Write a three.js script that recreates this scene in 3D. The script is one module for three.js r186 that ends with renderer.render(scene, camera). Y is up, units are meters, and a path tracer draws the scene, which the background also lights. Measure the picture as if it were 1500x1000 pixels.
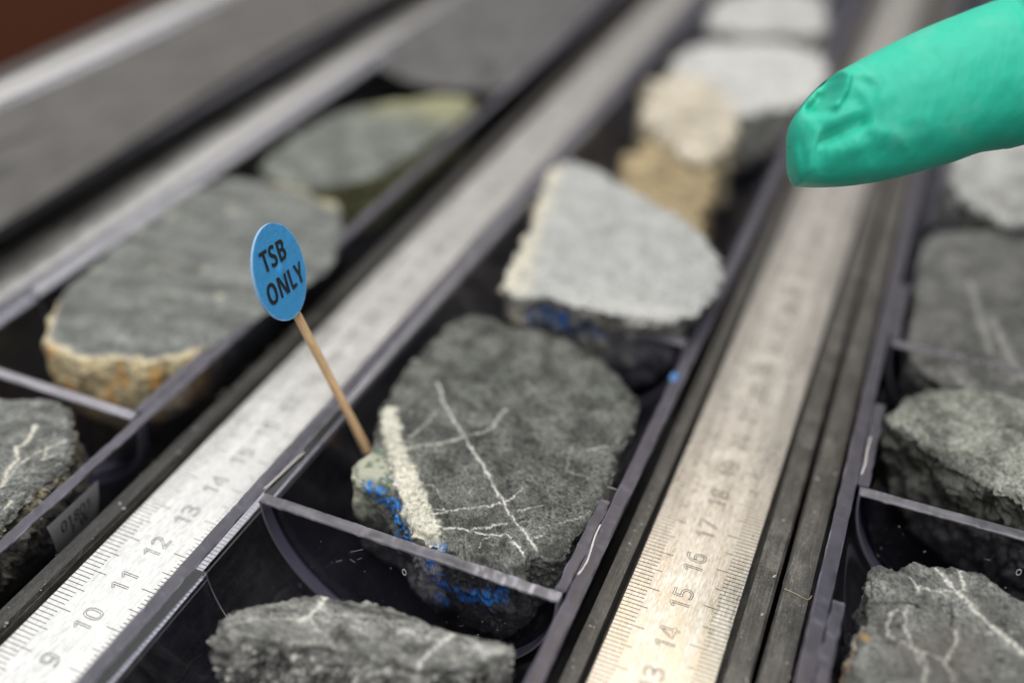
import * as THREE from 'three';
import { RectAreaLightUniformsLib } from 'three/addons/lights/RectAreaLightUniformsLib.js';
import { FontLoader } from 'three/addons/loaders/FontLoader.js';
import { MarchingCubes } from 'three/addons/objects/MarchingCubes.js';
import { RoundedBoxGeometry } from 'three/addons/geometries/RoundedBoxGeometry.js';
import { mergeGeometries, toCreasedNormals } from 'three/addons/utils/BufferGeometryUtils.js';

// ---------------------------------------------------------------- camera, light, exposure
// The shapes below are worked out in centimetres (u to the right across the rulers, y up, v along the rulers away
// from the camera, the same v as the figures on the rulers) and scaled to metres when they are built.
const S = 0.01;
const F = 1496.41, EYE = [13.42486, 15.82944, 1.49631];             // eye in (u, y, v) cm
const RIGHT = new THREE.Vector3(0.919754, 0.005523, -0.392457), UP = new THREE.Vector3(-0.235074, 0.808481, -0.539536), BACK = new THREE.Vector3(0.314315, 0.588496, 0.744902);
const scene = new THREE.Scene();
const camera = new THREE.PerspectiveCamera(2 * Math.atan(500 / F) * 180 / Math.PI, 1024 / 682, 0.01, 30);
camera.position.set(EYE[0] * S, EYE[1] * S, -EYE[2] * S);
camera.quaternion.setFromRotationMatrix(new THREE.Matrix4().makeBasis(RIGHT, UP, BACK));
camera.focus = 0.2025; camera.userData.fStop = 3.7;
scene.add(camera);
const renderer = new THREE.WebGLRenderer({ antialias: true });
renderer.toneMapping = THREE.LinearToneMapping; renderer.toneMappingExposure = 1.0;
renderer.shadowMap.enabled = true;
RectAreaLightUniformsLib.init();
scene.background = new THREE.Color().setRGB(0.25, 0.247, 0.25);      // the even light of the room around
// unseen lamps, the wide panels and the rear one added as fill: [u, height, v, width, length, intensity, colour]
const LAMPS = [
  [-10, 150, 118, 42, 50, 3.6, [1, 0.80, 0.55], 'warm white square ceiling lamp beyond the core trays'],
  [-125, 150, 95, 100, 110, 1.7, [0.96, 0.985, 1], 'cool white ceiling lamp far to the left of the trays'],
  [5, 151, 295, 138, 310, 0.64, [1, 0.945, 0.88], 'wide dim warm ceiling light panel far beyond the trays'],  // this panel and its neighbours are added so the steel mirrors something bright
  [-125, 151, 295, 118, 310, 0.72, [1, 0.985, 0.97], 'wide dim neutral ceiling light panel far beyond the trays'],
  [-380, 151, 295, 388, 310, 1.7, [1, 0.985, 0.97], 'wide brighter ceiling light panel far to the left of the trays'],
  [12, 155, 18, 170, 130, 3.7, [1, 0.985, 0.96], 'large white ceiling lamp straight above the core trays'],
  [55, 165, -120, 130, 90, 4.2, [1, 0.98, 0.95], 'added white fill lamp behind the camera, tilted down at the trays', [8, 0, 18]],  // added fill that lifts the rock fronts and the glove
];

// ---------------------------------------------------------------- helpers
let seed = 7;
const rnd = () => { seed = (seed * 1664525 + 1013904223) >>> 0; return seed / 4294967296; };
const perm = new Uint8Array(512);
{ const p = [...Array(256).keys()]; for (let i = 255; i > 0; i--) { const j = Math.floor(rnd() * (i + 1)); [p[i], p[j]] = [p[j], p[i]]; } for (let i = 0; i < 512; i++) perm[i] = p[i & 255]; }
const GR = new Float32Array(256 * 3);
for (let i = 0; i < 256; i++) { const z = rnd() * 2 - 1, a = rnd() * 6.2832, r = Math.sqrt(1 - z * z); GR[i * 3] = r * Math.cos(a) * 1.6; GR[i * 3 + 1] = r * Math.sin(a) * 1.6; GR[i * 3 + 2] = z * 1.6; }
function n3(x, y, z) {
  const X = Math.floor(x), Y = Math.floor(y), Z = Math.floor(z); x -= X; y -= Y; z -= Z;
  const xi = X & 255, yi = Y & 255, zi = Z & 255;
  const u = x * x * x * (x * (x * 6 - 15) + 10), v = y * y * y * (y * (y * 6 - 15) + 10), w = z * z * z * (z * (z * 6 - 15) + 10);
  const g = (a, b, c) => { const h = perm[perm[perm[xi + a & 255] + yi + b & 255] + zi + c & 255] * 3; return GR[h] * (x - a) + GR[h + 1] * (y - b) + GR[h + 2] * (z - c); };
  const L = (a, b, t) => a + (b - a) * t;
  return L(L(L(g(0, 0, 0), g(1, 0, 0), u), L(g(0, 1, 0), g(1, 1, 0), u), v), L(L(g(0, 0, 1), g(1, 0, 1), u), L(g(0, 1, 1), g(1, 1, 1), u), v), w);
}
function fbm(x, y, z, o = 4) { let s = 0, a = 0.5, t = 0; for (let i = 0; i < o; i++) { s += a * n3(x, y, z); t += a; a *= 0.5; x = x * 2.03 + 11.3; y = y * 2.03 + 5.1; z = z * 2.03 + 7.7; } return s / t; }
const ridge = (x, y, z, o = 3) => { let s = 0, a = 0.5, t = 0; for (let i = 0; i < o; i++) { s += a * (1 - 2 * Math.abs(n3(x, y, z))); t += a; a *= 0.5; x = x * 2.1 + 3.3; y = y * 2.1 + 9.1; z = z * 2.1 + 1.7; } return s / t; };
const clamp = (x, a = 0, b = 1) => Math.min(b, Math.max(a, x));
const sm = (a, b, x) => { const t = clamp((x - a) / (b - a)); return t * t * (3 - 2 * t); };
const mix = (a, b, t) => a + (b - a) * t;
// a pixel of the 1500 x 1000 photograph as a point [u, v] at height y, or as [u, y, v] at a distance along the view axis
const rayOf = (px, py) => { const a = (px - 750) / F, b = -(py - 500) / F; return [RIGHT.x * a + UP.x * b - BACK.x, RIGHT.y * a + UP.y * b - BACK.y, -(RIGHT.z * a + UP.z * b - BACK.z)]; };
const at = (px, py, y) => { const d = rayOf(px, py), t = (y - EYE[1]) / d[1]; return [EYE[0] + t * d[0], EYE[2] + t * d[2]]; };
const atDepth = (px, py, D) => { const d = rayOf(px, py); return new THREE.Vector3(EYE[0] + D * d[0], EYE[1] + D * d[1], EYE[2] + D * d[2]); };
const atV = (px, py, v) => { const d = rayOf(px, py), t = (v - EYE[2]) / d[2]; return [EYE[0] + t * d[0], EYE[1] + t * d[1]]; };

const used = {};
function numbered(name) { const k = used[name] = (used[name] ?? -1) + 1; return k ? `${name}_${String(k).padStart(3, '0')}` : name; }
function thing(name, label, category, u, y, v, group) {
  const o = new THREE.Group(); o.name = numbered(name); o.position.set(u * S, y * S, -v * S); scene.add(o);
  o.userData = { label, category }; if (group) o.userData.group = group; return o;
}
function part(name, geo, mat, parent, label) {                       // geometry in cm in the parent's axes
  const g = geo.index ? geo : geo; g.scale(S, S, S);
  const m = new THREE.Mesh(g, mat); m.name = name; m.castShadow = m.receiveShadow = true; parent.add(m);
  if (label) m.userData.label = label; return m;
}
function structure(name, geo, mat, u, y, v) { const m = part(name, geo, mat, scene); m.position.set(u * S, y * S, -v * S); m.userData.kind = 'structure'; return m; }
function extrude(poly, v0, v1, crease = 0.5) {                        // poly of [u, y] swept from v0 to v1 (z = -v)
  const s = new THREE.Shape(poly.map(([a, b]) => new THREE.Vector2(a, b)));
  const g = new THREE.ExtrudeGeometry(s, { depth: v1 - v0, bevelEnabled: false, steps: 1 });
  g.translate(0, 0, -v1); return toCreasedNormals(g, crease);
}
const box = (w, h, d, x = 0, y = 0, z = 0) => new THREE.BoxGeometry(w, h, d).translate(x, y, z);

// ---------------------------------------------------------------- textures and materials
function dataTex(w, h, f, srgb, rep) {
  const d = new Uint8Array(w * h * 4);
  for (let j = 0; j < h; j++) for (let i = 0; i < w; i++) { const c = f(i / w, j / h), k = (j * w + i) * 4; if (c.length) { d[k] = c[0] * 255; d[k + 1] = c[1] * 255; d[k + 2] = c[2] * 255; } else d[k] = d[k + 1] = d[k + 2] = clamp(c) * 255; d[k + 3] = 255; }
  const t = new THREE.DataTexture(d, w, h); t.wrapS = t.wrapT = THREE.RepeatWrapping; t.magFilter = t.minFilter = THREE.LinearFilter; if (srgb) t.colorSpace = THREE.SRGBColorSpace; if (rep) t.repeat.set(...rep); t.needsUpdate = true; return t;
}
// noise that tiles on the unit square (x and y on two circles would need 4-D; blend of four shifted copies does)
const tileN = (f) => (x, y) => { const a = sm(0, 1, x), b = sm(0, 1, y); return mix(mix(f(x + 1, y + 1), f(x, y + 1), a), mix(f(x + 1, y), f(x, y), a), b); };
const brushA = tileN((x, y) => fbm(x * 180, y * 5, 1.5, 3)), brushB = tileN((x, y) => fbm(x * 26, y * 2.2, 4.5, 3)), blot = tileN((x, y) => fbm(x * 7, y * 9, 9.5, 4));
const fleck = tileN((x, y) => fbm(x * 110, y * 28, 12.5, 2));
// along the ruler: uv.y; across: uv.x, both in units of 4 cm
const steelRough = dataTex(512, 1024, (x, y) => 0.33 + 0.14 * brushA(x, y) + 0.14 * brushB(x, y) + 0.10 * fleck(x, y) + 0.10 * blot(x, y));
const steelColor = dataTex(512, 1024, (x, y) => { const k = 0.80 + 0.10 * brushA(x, y) + 0.07 * brushB(x, y) + 0.08 * blot(x, y) + 0.15 * fleck(x, y); return [clamp(k), clamp(k * 0.993), clamp(k * 0.978)]; }, true);
const steelBump = dataTex(512, 1024, (x, y) => 0.5 + 0.3 * brushA(x, y) + 0.15 * brushB(x, y));
const scratches = [...Array(90)].map(() => [rnd(), rnd(), (rnd() - 0.5) * 0.5, 0.05 + rnd() * 0.25, rnd()]);
const scr = new Float32Array(1024 * 1024);
for (const [x0, y0, sl, len, k] of scratches) for (let i = 0; i < len * 2200; i++) { const t = i / 2200, x = Math.floor((x0 + sl * t + 0.004 * Math.sin(t * 40 + k * 9)) * 1024) & 1023, y = Math.floor((y0 + t) * 1024) & 1023; scr[y * 1024 + x] = 0.35 + 0.65 * k; }
for (let i = 0; i < 2600; i++) scr[Math.floor(rnd() * 1048576)] = rnd();
const grainA = tileN((x, y) => fbm(x * 120, y * 9, 3.5, 3)), grainB = tileN((x, y) => fbm(x * 14, y * 8, 6.5, 4)), grainC = tileN((x, y) => fbm(x * 90, y * 90, 2.5, 2));
const sAt = (x, y) => scr[(Math.floor(y * 1024) & 1023) * 1024 + (Math.floor(x * 1024) & 1023)];
const plasticColor = dataTex(1024, 1024, (x, y) => { const k = 0.27 + 0.13 * grainA(x, y) + 0.16 * grainB(x, y) + 0.12 * grainC(x, y) + 0.38 * sAt(x, y); return [clamp(k * 1.03), clamp(k), clamp(k * 0.95)]; }, true);
const plasticRough = dataTex(1024, 1024, (x, y) => 0.46 + 0.16 * grainA(x, y) + 0.15 * grainB(x, y) + 0.2 * sAt(x, y));
const plasticBump = dataTex(1024, 1024, (x, y) => 0.5 + 0.25 * grainA(x, y) + 0.2 * grainC(x, y) - 0.3 * sAt(x, y));
const P = (o) => new THREE.MeshPhysicalMaterial(o);
const M = {
  steel: P({ color: 0xffffff, map: steelColor, metalness: 1, roughness: 1, roughnessMap: steelRough, bumpMap: steelBump, bumpScale: 0.000008 }),
  etch: P({ color: new THREE.Color().setRGB(0.045, 0.036, 0.03), metalness: 0.0, roughness: 0.6 }),
  tray: P({ color: 0xffffff, map: plasticColor, roughness: 1, roughnessMap: plasticRough, bumpMap: plasticBump, bumpScale: 0.00012 }),
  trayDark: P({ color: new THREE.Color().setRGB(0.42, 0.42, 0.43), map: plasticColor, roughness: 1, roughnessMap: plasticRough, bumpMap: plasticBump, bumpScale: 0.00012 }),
  clear: P({ color: 0xffffff, transmission: 1, thickness: 0.003, ior: 1.49, roughness: 0.03, attenuationColor: new THREE.Color().setRGB(0.50, 0.51, 0.72), attenuationDistance: 0.011 }),
  pane: P({ color: new THREE.Color().setRGB(0.86, 0.86, 0.92), transmission: 1, thickness: 0, ior: 1.49, roughness: 0.04 }),
  sawn: P({ color: new THREE.Color().setRGB(0.32, 0.30, 0.39), roughness: 0.28, transmission: 0.8, thickness: 0.0004, ior: 1.45, vertexColors: true }),
  edge: P({ color: new THREE.Color().setRGB(0.60, 0.58, 0.66), roughness: 0.28, transmission: 0.55, thickness: 0.0005, ior: 1.45, vertexColors: true }),
  glue: P({ color: new THREE.Color().setRGB(0.62, 0.60, 0.58), roughness: 0.5 }),
  rock: P({ color: 0xffffff, vertexColors: true, roughness: 0.72, specularIntensity: 0.6 }),
  wood: P({ color: 0xffffff, vertexColors: true, roughness: 0.65 }),
  glove: P({ color: 0xffffff, vertexColors: true, roughness: 0.5, specularIntensity: 0.6 }),
  paper: P({ color: 0xffffff, vertexColors: true, roughness: 0.75 }),
  ink: P({ color: new THREE.Color().setRGB(0.008, 0.008, 0.012), roughness: 0.6 }),
  blue: P({ color: new THREE.Color().setRGB(0.05, 0.15, 0.36), roughness: 0.5 }),
  table: P({ color: new THREE.Color().setRGB(0.02, 0.018, 0.017), roughness: 0.6 }),
  floor: P({ color: new THREE.Color().setRGB(0.055, 0.016, 0.007), roughness: 0.9, specularIntensity: 0.1 }),
};

// ---------------------------------------------------------------- the setting
structure('tabletop', new RoundedBoxGeometry(70, 2.5, 150, 2, 0.3), M.table, 8, -5.05, 55);
structure('floor', box(900, 2, 900), M.floor, -50, -76, 250);
for (const [u, y, v, w, l, power, c, label, aim] of LAMPS) {
  const t = thing('unseen_lamp', label, 'lamp', u, y, v);
  part('lamp_housing', new RoundedBoxGeometry(w + 4, 5, l + 4, 2, 0.8).translate(0, 3.2, 0), P({ color: 0xdddddd, roughness: 0.5 }), t);
  part('lamp_diffuser', box(w, 0.4, l, 0, 0.4, 0), P({ color: 0x222222, emissive: new THREE.Color().setRGB(...c), emissiveIntensity: power * 0.12, roughness: 0.6 }), t);
  const L = new THREE.RectAreaLight(new THREE.Color().setRGB(...c), power, w * S, l * S);
  const to = new THREE.Vector3(...(aim ? [aim[0] * S, aim[1] * S, -aim[2] * S] : [u * S, -10, -v * S])), from = new THREE.Vector3(u * S, y * S, -v * S), dir = to.clone().sub(from).normalize();
  if (aim) t.quaternion.setFromUnitVectors(new THREE.Vector3(0, -1, 0), dir);
  L.position.copy(from).addScaledVector(dir, 0.3 * S); L.lookAt(to); scene.add(L);
}

// ---------------------------------------------------------------- trays: black plastic with a trough for the liner and a slot for the ruler
const RW = 2.158, PITCH = 10.2975;
const CENTRE = [-14.3, -4.34, 6.10, 17.43], HY = 0.8;                // liner centres; height of the liner rims
const V0 = -3, V1 = 108;
function trough(c) { const p = []; for (let i = 0; i <= 28; i++) { const a = Math.PI + Math.PI * i / 28; p.push([c + 3.76 * Math.cos(a), 0.06 + 3.05 * Math.sin(a)]); } return p; }
function slot(u) { const e = u === 0 ? 0.12 : 0.13; return [[u - e, 0.05], [u - e, -0.5], [u + 0.02, -0.5], [u + 0.02, -0.1], [u + RW - 0.02, -0.1], [u + RW - 0.02, -0.5], [u + RW + 0.13, -0.5], [u + RW + 0.13, 0.05]]; }
function makeTray(label, u0, u1, cuts, mat = M.tray) {
  const pts = [[u0, -3.7], [u1, -3.7]], top = [];
  for (const c of cuts) top.push(...c);
  top.unshift([u0, -0.02], [u0 + (cuts[0][0][0] - u0 < 0.05 ? 0.02 : 0.05), 0.05]); top.push([u1 - 0.05, 0.05], [u1, -0.02]);
  const t = thing('core_tray', label, 'tray', (u0 + u1) / 2, -3.7, 0, 'black core trays');
  const g = extrude([...pts, ...top.reverse()], V0, V1, 0.35);
  const p = g.attributes.position, n = g.attributes.normal, uv = g.attributes.uv;
  for (let i = 0; i < p.count; i++) { uv.setXY(i, (Math.abs(n.getY(i)) > 0.5 ? p.getX(i) : p.getY(i) + p.getX(i)) / 4, -p.getZ(i) / 4 + u0); }
  g.translate(-(u0 + u1) / 2, 3.7, 0);
  part('tray_body', g, mat, t);
}
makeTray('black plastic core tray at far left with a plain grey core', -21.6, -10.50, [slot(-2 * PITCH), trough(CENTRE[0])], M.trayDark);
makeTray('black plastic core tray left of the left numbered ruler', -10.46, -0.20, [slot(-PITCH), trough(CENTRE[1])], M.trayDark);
makeTray('black plastic core tray in the middle, under both numbered rulers', -0.15, 13.03, [slot(0), trough(CENTRE[2]), slot(PITCH)]);
makeTray('black plastic core tray along the right, beside the right numbered ruler', 13.13, 23.4, [trough(CENTRE[3])]);

// ---------------------------------------------------------------- steel rulers
const font = await new FontLoader().loadAsync('fonts/droid/droid_sans_regular.typeface.json');
const fontBold = await new FontLoader().loadAsync('fonts/droid/droid_sans_bold.typeface.json');
function strokeGlyph(text, size, w) {                                 // outline of the figures as narrow flat ribbons in the x/y plane
  const pos = [], idx = [];
  for (const sh of font.generateShapes(text, size)) for (let loop of [sh.getPoints(6), ...sh.holes.map((h) => h.getPoints(6))]) {
    if (loop[0].distanceTo(loop[loop.length - 1]) < 1e-6) loop = loop.slice(0, -1);
    const n = loop.length, b = pos.length / 3;
    for (let i = 0; i < n; i++) {
      const d = loop[(i + 1) % n].clone().sub(loop[(i + n - 1) % n]).normalize();
      for (const k of [-1, 1]) pos.push(loop[i].x - d.y * w * k / 2, loop[i].y + d.x * w * k / 2, 0);
    }
    for (let i = 0; i < n; i++) { const a = b + 2 * i, c = b + 2 * ((i + 1) % n); idx.push(a, c, a + 1, a + 1, c, c + 1); }
  }
  const g = new THREE.BufferGeometry(); g.setAttribute('position', new THREE.Float32BufferAttribute(pos, 3)); g.setIndex(idx); g.computeVertexNormals(); g.computeBoundingBox();
  return g;
}
function makeRuler(label, u, y = 0) {
  const t = thing('steel_ruler', label, 'ruler', u, y - 0.1, 0, 'steel rulers in the trays');
  const b = new RoundedBoxGeometry(RW, 0.1, 101, 2, 0.02).translate(RW / 2, 0.05, -50);
  const p = b.attributes.position, uv = b.attributes.uv; for (let i = 0; i < p.count; i++) uv.setXY(i, p.getX(i) / 4 + u * 0.37, -p.getZ(i) / 4 + u * 0.61);
  part('blade', b, M.steel, t);
  const quads = [];
  for (let k = 0; k <= 1000; k++) {
    const len = k % 10 === 0 ? 0.625 : k % 5 === 0 ? 0.522 : 0.40, v = k / 10, w = 0.0155;
    for (const a of [0.012, RW - 0.012 - len]) quads.push(new THREE.PlaneGeometry(len, w).rotateX(-Math.PI / 2).translate(a + len / 2, 0.103, -v));
  }
  const g = part('graduation_marks', mergeGeometries(quads), M.etch, t); g.userData.kind = 'stuff';
  for (let k = 1; k < 45; k++) {
    const n = strokeGlyph(String(k), 0.385, 0.0145), bb = n.boundingBox;
    n.translate(-(bb.min.x + bb.max.x) / 2, -(bb.min.y + bb.max.y) / 2, 0);
    n.rotateX(-Math.PI / 2).rotateY(Math.PI / 2).translate(RW / 2, 0.103, -k);
    part('numeral', n, M.etch, t);
  }
  return t;
}
makeRuler('shiny steel ruler in the left tray slot, numbers 9 to 14 readable', 0);
makeRuler('warm lit steel ruler under the gloved finger, numbers 13 to 18 readable', PITCH);
makeRuler('blurred steel ruler running behind the grey rocks at the left', -PITCH);
makeRuler('blurred steel ruler at the far upper left corner', -2 * PITCH);

// ---------------------------------------------------------------- clear liners and their dividers
function ring(c, ro, ri, bo, bi, top) {                                // half ring open at the top, centre line at height HY, closed at height top
  const p = [], N = 40;
  for (let i = 0; i <= N; i++) { const a = Math.PI + Math.PI * i / N; p.push([c + ro * Math.cos(a), (i === 0 || i === N ? top : HY + bo * Math.sin(a))]); }
  for (let i = N; i >= 0; i--) { const a = Math.PI + Math.PI * i / N; p.push([c + ri * Math.cos(a), (i === 0 || i === N ? top : HY + bi * Math.sin(a))]); }
  return p;
}
function tint(g, f) {                                                 // vertex colours from position
  const p = g.attributes.position, c = new Float32Array(p.count * 3);
  for (let i = 0; i < p.count; i++) c.set(f(p.getX(i), p.getY(i), p.getZ(i)), i * 3);
  g.setAttribute('color', new THREE.BufferAttribute(c, 3)); return g;
}
function rimStrip(u0, u1, v0, v1, seedv, h = 0.035, ragged = 0.0) {    // sawn top edge of a wall: a low bevelled bar with a slightly uneven saw cut
  const pr = [[0, 0], [0, 0.7], [0.12, 1], [0.5, 0.96], [0.88, 1], [1, 0.7], [1, 0]], N = Math.max(8, Math.ceil((v1 - v0) * 14)), pos = [], idx = [];
  for (let i = 0; i <= N; i++) { const v = mix(v0, v1, i / N);
    for (const [a, b] of pr) {
      const chip = Math.max(0, n3(v * 3.1, a * 2, seedv) - 0.36) * 0.09 + (a === 0 || a === 1 || a === 0.12 || a === 0.88 ? 0.05 : 0) * Math.max(0, n3(v * 11, a * 3, seedv + 8) - 0.3), e = (a === 0 || a === 1 ? 1 : 0) * fbm(v * 2.5, a * 9, seedv + 5, 3);
      pos.push(mix(u0, u1, a) + e * (0.014 + ragged), b * h - chip + 0.004 * n3(v * 6, a * 4, seedv + 2), -v);
    } }
  const K = pr.length;
  for (let i = 0; i < N; i++) for (let k = 0; k < K - 1; k++) { const a = i * K + k, b = a + K; idx.push(a, a + 1, b, a + 1, b + 1, b); }
  for (const s of [0, N]) for (let k = 1; k < K - 1; k++) idx.push(...(s ? [s * K, s * K + k + 1, s * K + k] : [0, k, k + 1]));
  const g = new THREE.BufferGeometry(); g.setAttribute('position', new THREE.Float32BufferAttribute(pos, 3)); g.setIndex(idx); g.computeVertexNormals();
  return tint(g, (x, y, z) => { const k = clamp(0.85 + 0.5 * fbm(x * 5, z * 1.6, seedv, 4) + 1.2 * Math.max(0, fbm(x * 22, z * 9, seedv + 3, 2) - 0.2), 0.3, 2.3) * (1 + 1.5 * sm(0.11, 0.0, Math.min(x - u0, u1 - x) / (u1 - u0)) * sm(-0.25, 0.3, n3(z * 2.3, x * 8, seedv + 6))); return [k, k, k]; });  // bright refracted edges of the clear plastic painted in as lighter borders
}
const RO = 3.68, RI = 3.38, BO = 3.62, BI = 3.32;
function makeLiner(label, c, k = 1) {
  const t = thing('core_liner', label, 'core liner', c, HY - BO, 0, 'clear core liners');
  part('liner_wall', extrude(ring(0, RO * k, RI * k, BO, BI, HY - 0.036), V0, V1 - 1, 0.6).translate(0, BO - HY, 0), M.clear, t);
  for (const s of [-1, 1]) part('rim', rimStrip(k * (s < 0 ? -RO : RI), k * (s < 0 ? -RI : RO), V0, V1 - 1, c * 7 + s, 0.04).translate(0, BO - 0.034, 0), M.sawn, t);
  return t;
}
makeLiner('clear plastic core liner at far left holding a plain grey core', CENTRE[0]);
makeLiner('clear plastic core liner holding the grey and rusty rocks at left', CENTRE[1], 0.913);
const liner = makeLiner('clear plastic core liner in the middle holding the dark veined rock', CENTRE[2]);
makeLiner('clear plastic core liner along the right edge', CENTRE[3]);
// divider: a half disc glued to a short sleeve of liner that runs away from it
function makeDivider(label, c, v, len, sides, o = {}) {
  const t = thing('core_divider', label, 'divider', c, HY - BI, v, 'clear plastic core dividers'), R = 3.30 * (o.k ?? 1), B = 3.22, th = 0.26, Y = BI;      // local rim height
  const from = o.cut ?? -R, a0 = Math.acos(clamp(from / R, -1, 1)), arc = (r, b, n = 48) => [...Array(n + 1)].map((_, i) => { const a = Math.PI * 2 - a0 * (1 - i / n); return [r * Math.cos(a), Y + b * Math.sin(a)]; });
  part('half_disc', extrude([...(o.cut ? [[o.cut, Y - 0.05]] : []), ...arc(R - 0.05, B - 0.05)].map(([a, b]) => [a, Math.min(b, Y - 0.05)]), 0, th, 0.6), M.pane, t);
  const bar = rimStrip(0, th, from, R, c + v, 0.05).rotateY(Math.PI / 2).scale(1, 1, -1);
  // the bar runs along u: swap its axes by hand
  { const p = bar.attributes.position; bar.index.array.reverse(); bar.translate(0, Y - 0.048, 0); const bb = new THREE.Box3().setFromBufferAttribute(p); bar.translate((from + R) / 2 - (bb.min.x + bb.max.x) / 2, 0, -th / 2 - (bb.min.z + bb.max.z) / 2); bar.computeVertexNormals(); }
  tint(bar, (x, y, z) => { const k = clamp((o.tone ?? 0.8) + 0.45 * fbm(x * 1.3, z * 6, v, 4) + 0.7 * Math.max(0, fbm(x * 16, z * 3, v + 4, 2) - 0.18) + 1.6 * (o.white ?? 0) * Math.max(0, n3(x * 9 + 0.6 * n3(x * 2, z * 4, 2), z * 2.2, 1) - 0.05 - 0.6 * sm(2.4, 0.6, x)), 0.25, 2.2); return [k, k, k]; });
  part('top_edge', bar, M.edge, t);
  const o2 = arc(R, B), i2 = arc(R - 0.048, B - 0.048);
  for (const l of [o2, i2]) { l[48][1] = Y - 0.052; if (!o.cut) l[0][1] = Y - 0.052; }
  const rim = extrude([...o2, ...i2.reverse()], 0.003, th - 0.003, 0.6);
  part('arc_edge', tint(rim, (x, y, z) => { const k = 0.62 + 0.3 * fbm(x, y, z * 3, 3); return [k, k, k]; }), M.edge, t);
  if (len) {
    part('sleeve', extrude(ring(0, R + 0.06, R - 0.17, B + 0.07, B - 0.17, o.clear ? HY : HY - 0.036).map(([a, b]) => [a, b + BI - HY]), th + 0.01, len - 0.03, 0.6), M.clear, t);
    part('sleeve_end', tint(extrude(ring(0, R + 0.05, R - 0.16, B + 0.06, B - 0.16, HY - 0.036).map(([a, b]) => [a, b + BI - HY]), len - 0.026, len, 0.6), (x, y, z) => { const k = 0.7 + 0.35 * fbm(x * 2, y * 2, z * 2, 3); return [k, k, k]; }), M.edge, t);
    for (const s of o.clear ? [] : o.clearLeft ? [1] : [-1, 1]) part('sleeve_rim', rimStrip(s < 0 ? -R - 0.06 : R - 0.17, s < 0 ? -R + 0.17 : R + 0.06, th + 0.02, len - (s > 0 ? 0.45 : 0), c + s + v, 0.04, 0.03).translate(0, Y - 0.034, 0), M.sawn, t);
  }
  // scratches, air bubbles and dust stuck on the near face
  if (o.bubbles) {
    for (const [px, py, r] of o.bubbles) {
      const [a, b] = atV(px, py, v - 0.01), g = new THREE.TorusGeometry(r, r * 0.22, 8, 24).scale(0.7, 1.3, 0.5).translate(a - c, b - HY + BI, 0.012);
      part('air_bubble', g, M.glue, t);
    }
    const specks = [];
    for (let i = 0; i < 110; i++) { const q = rnd(), a = Math.PI * (1.05 + 0.9 * rnd()), r = i % 3 ? 3.0 - 1.1 * q * q : Math.sqrt(q) * 3.0; const s = 0.004 + 0.013 * rnd() ** 4; specks.push(new THREE.IcosahedronGeometry(s, 0).scale(1 + 2 * rnd() ** 3, 1, 0.4).rotateZ(rnd() * 3).translate(r * Math.cos(a), Y - 0.06 + r * Math.sin(a), 0.004)); }
    for (let i = 0; i < 6; i++) { const a = Math.PI * (1.1 + 0.8 * rnd()), r = Math.sqrt(rnd()) * 2.6; specks.push(box(0.1 + 0.35 * rnd() ** 2, 0.006, 0.003).rotateZ((rnd() - 0.5) * 2).toNonIndexed().translate(r * Math.cos(a), Y + r * Math.sin(a), 0.004)); }
    const d = part('dust', mergeGeometries(specks.map((g) => { const h = g.index ? g.toNonIndexed() : g; return h; })), M.glue, t); d.userData.kind = 'stuff';
  }
  return t;
}
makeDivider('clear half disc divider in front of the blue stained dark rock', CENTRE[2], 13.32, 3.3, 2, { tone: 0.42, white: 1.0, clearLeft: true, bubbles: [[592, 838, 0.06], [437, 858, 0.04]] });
makeDivider('broken clear divider under the right corner of the pale grey rock', CENTRE[2], 22.1, 0, 2, { tone: 0.6, cut: 1.3 });
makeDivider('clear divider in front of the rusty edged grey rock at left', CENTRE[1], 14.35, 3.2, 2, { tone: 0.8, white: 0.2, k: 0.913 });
makeDivider('clear half disc divider in the right liner between two grey rocks', CENTRE[3], 18.45, 3.2, 2, { tone: 0.45, bubbles: [[1493, 838, 0.06]] });
makeDivider('clear divider sleeve reaching in from the bottom edge, middle liner', CENTRE[2], 7.6, 3.75, 2, { tone: 0.6, clear: true });
makeDivider('clear divider sleeve with chipped end low in the right liner', CENTRE[3], 12.0, 3.4, 2, { tone: 0.6 });
makeDivider('clear divider beneath the flat grey rock far up the right liner', CENTRE[3], 24.2, 3.0, 2, { tone: 0.5 });

// ---------------------------------------------------------------- rocks
function smoothLoop(pts, n) { return new THREE.CatmullRomCurve3(pts.map(([a, b]) => new THREE.Vector3(a, 0, b)), true, 'centripetal').getSpacedPoints(n).slice(0, n).map((p) => [p.x, p.z]); }
function segDist(px, py, a, b) { const dx = b[0] - a[0], dy = b[1] - a[1], t = clamp(((px - a[0]) * dx + (py - a[1]) * dy) / (dx * dx + dy * dy + 1e-9)); return Math.hypot(px - a[0] - t * dx, py - a[1] - t * dy); }
const lineDist = (p, q, l) => { let d = 9; for (let i = 0; i + 1 < l.length; i++) d = Math.min(d, segDist(p, q, l[i], l[i + 1])); return d; };
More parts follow.
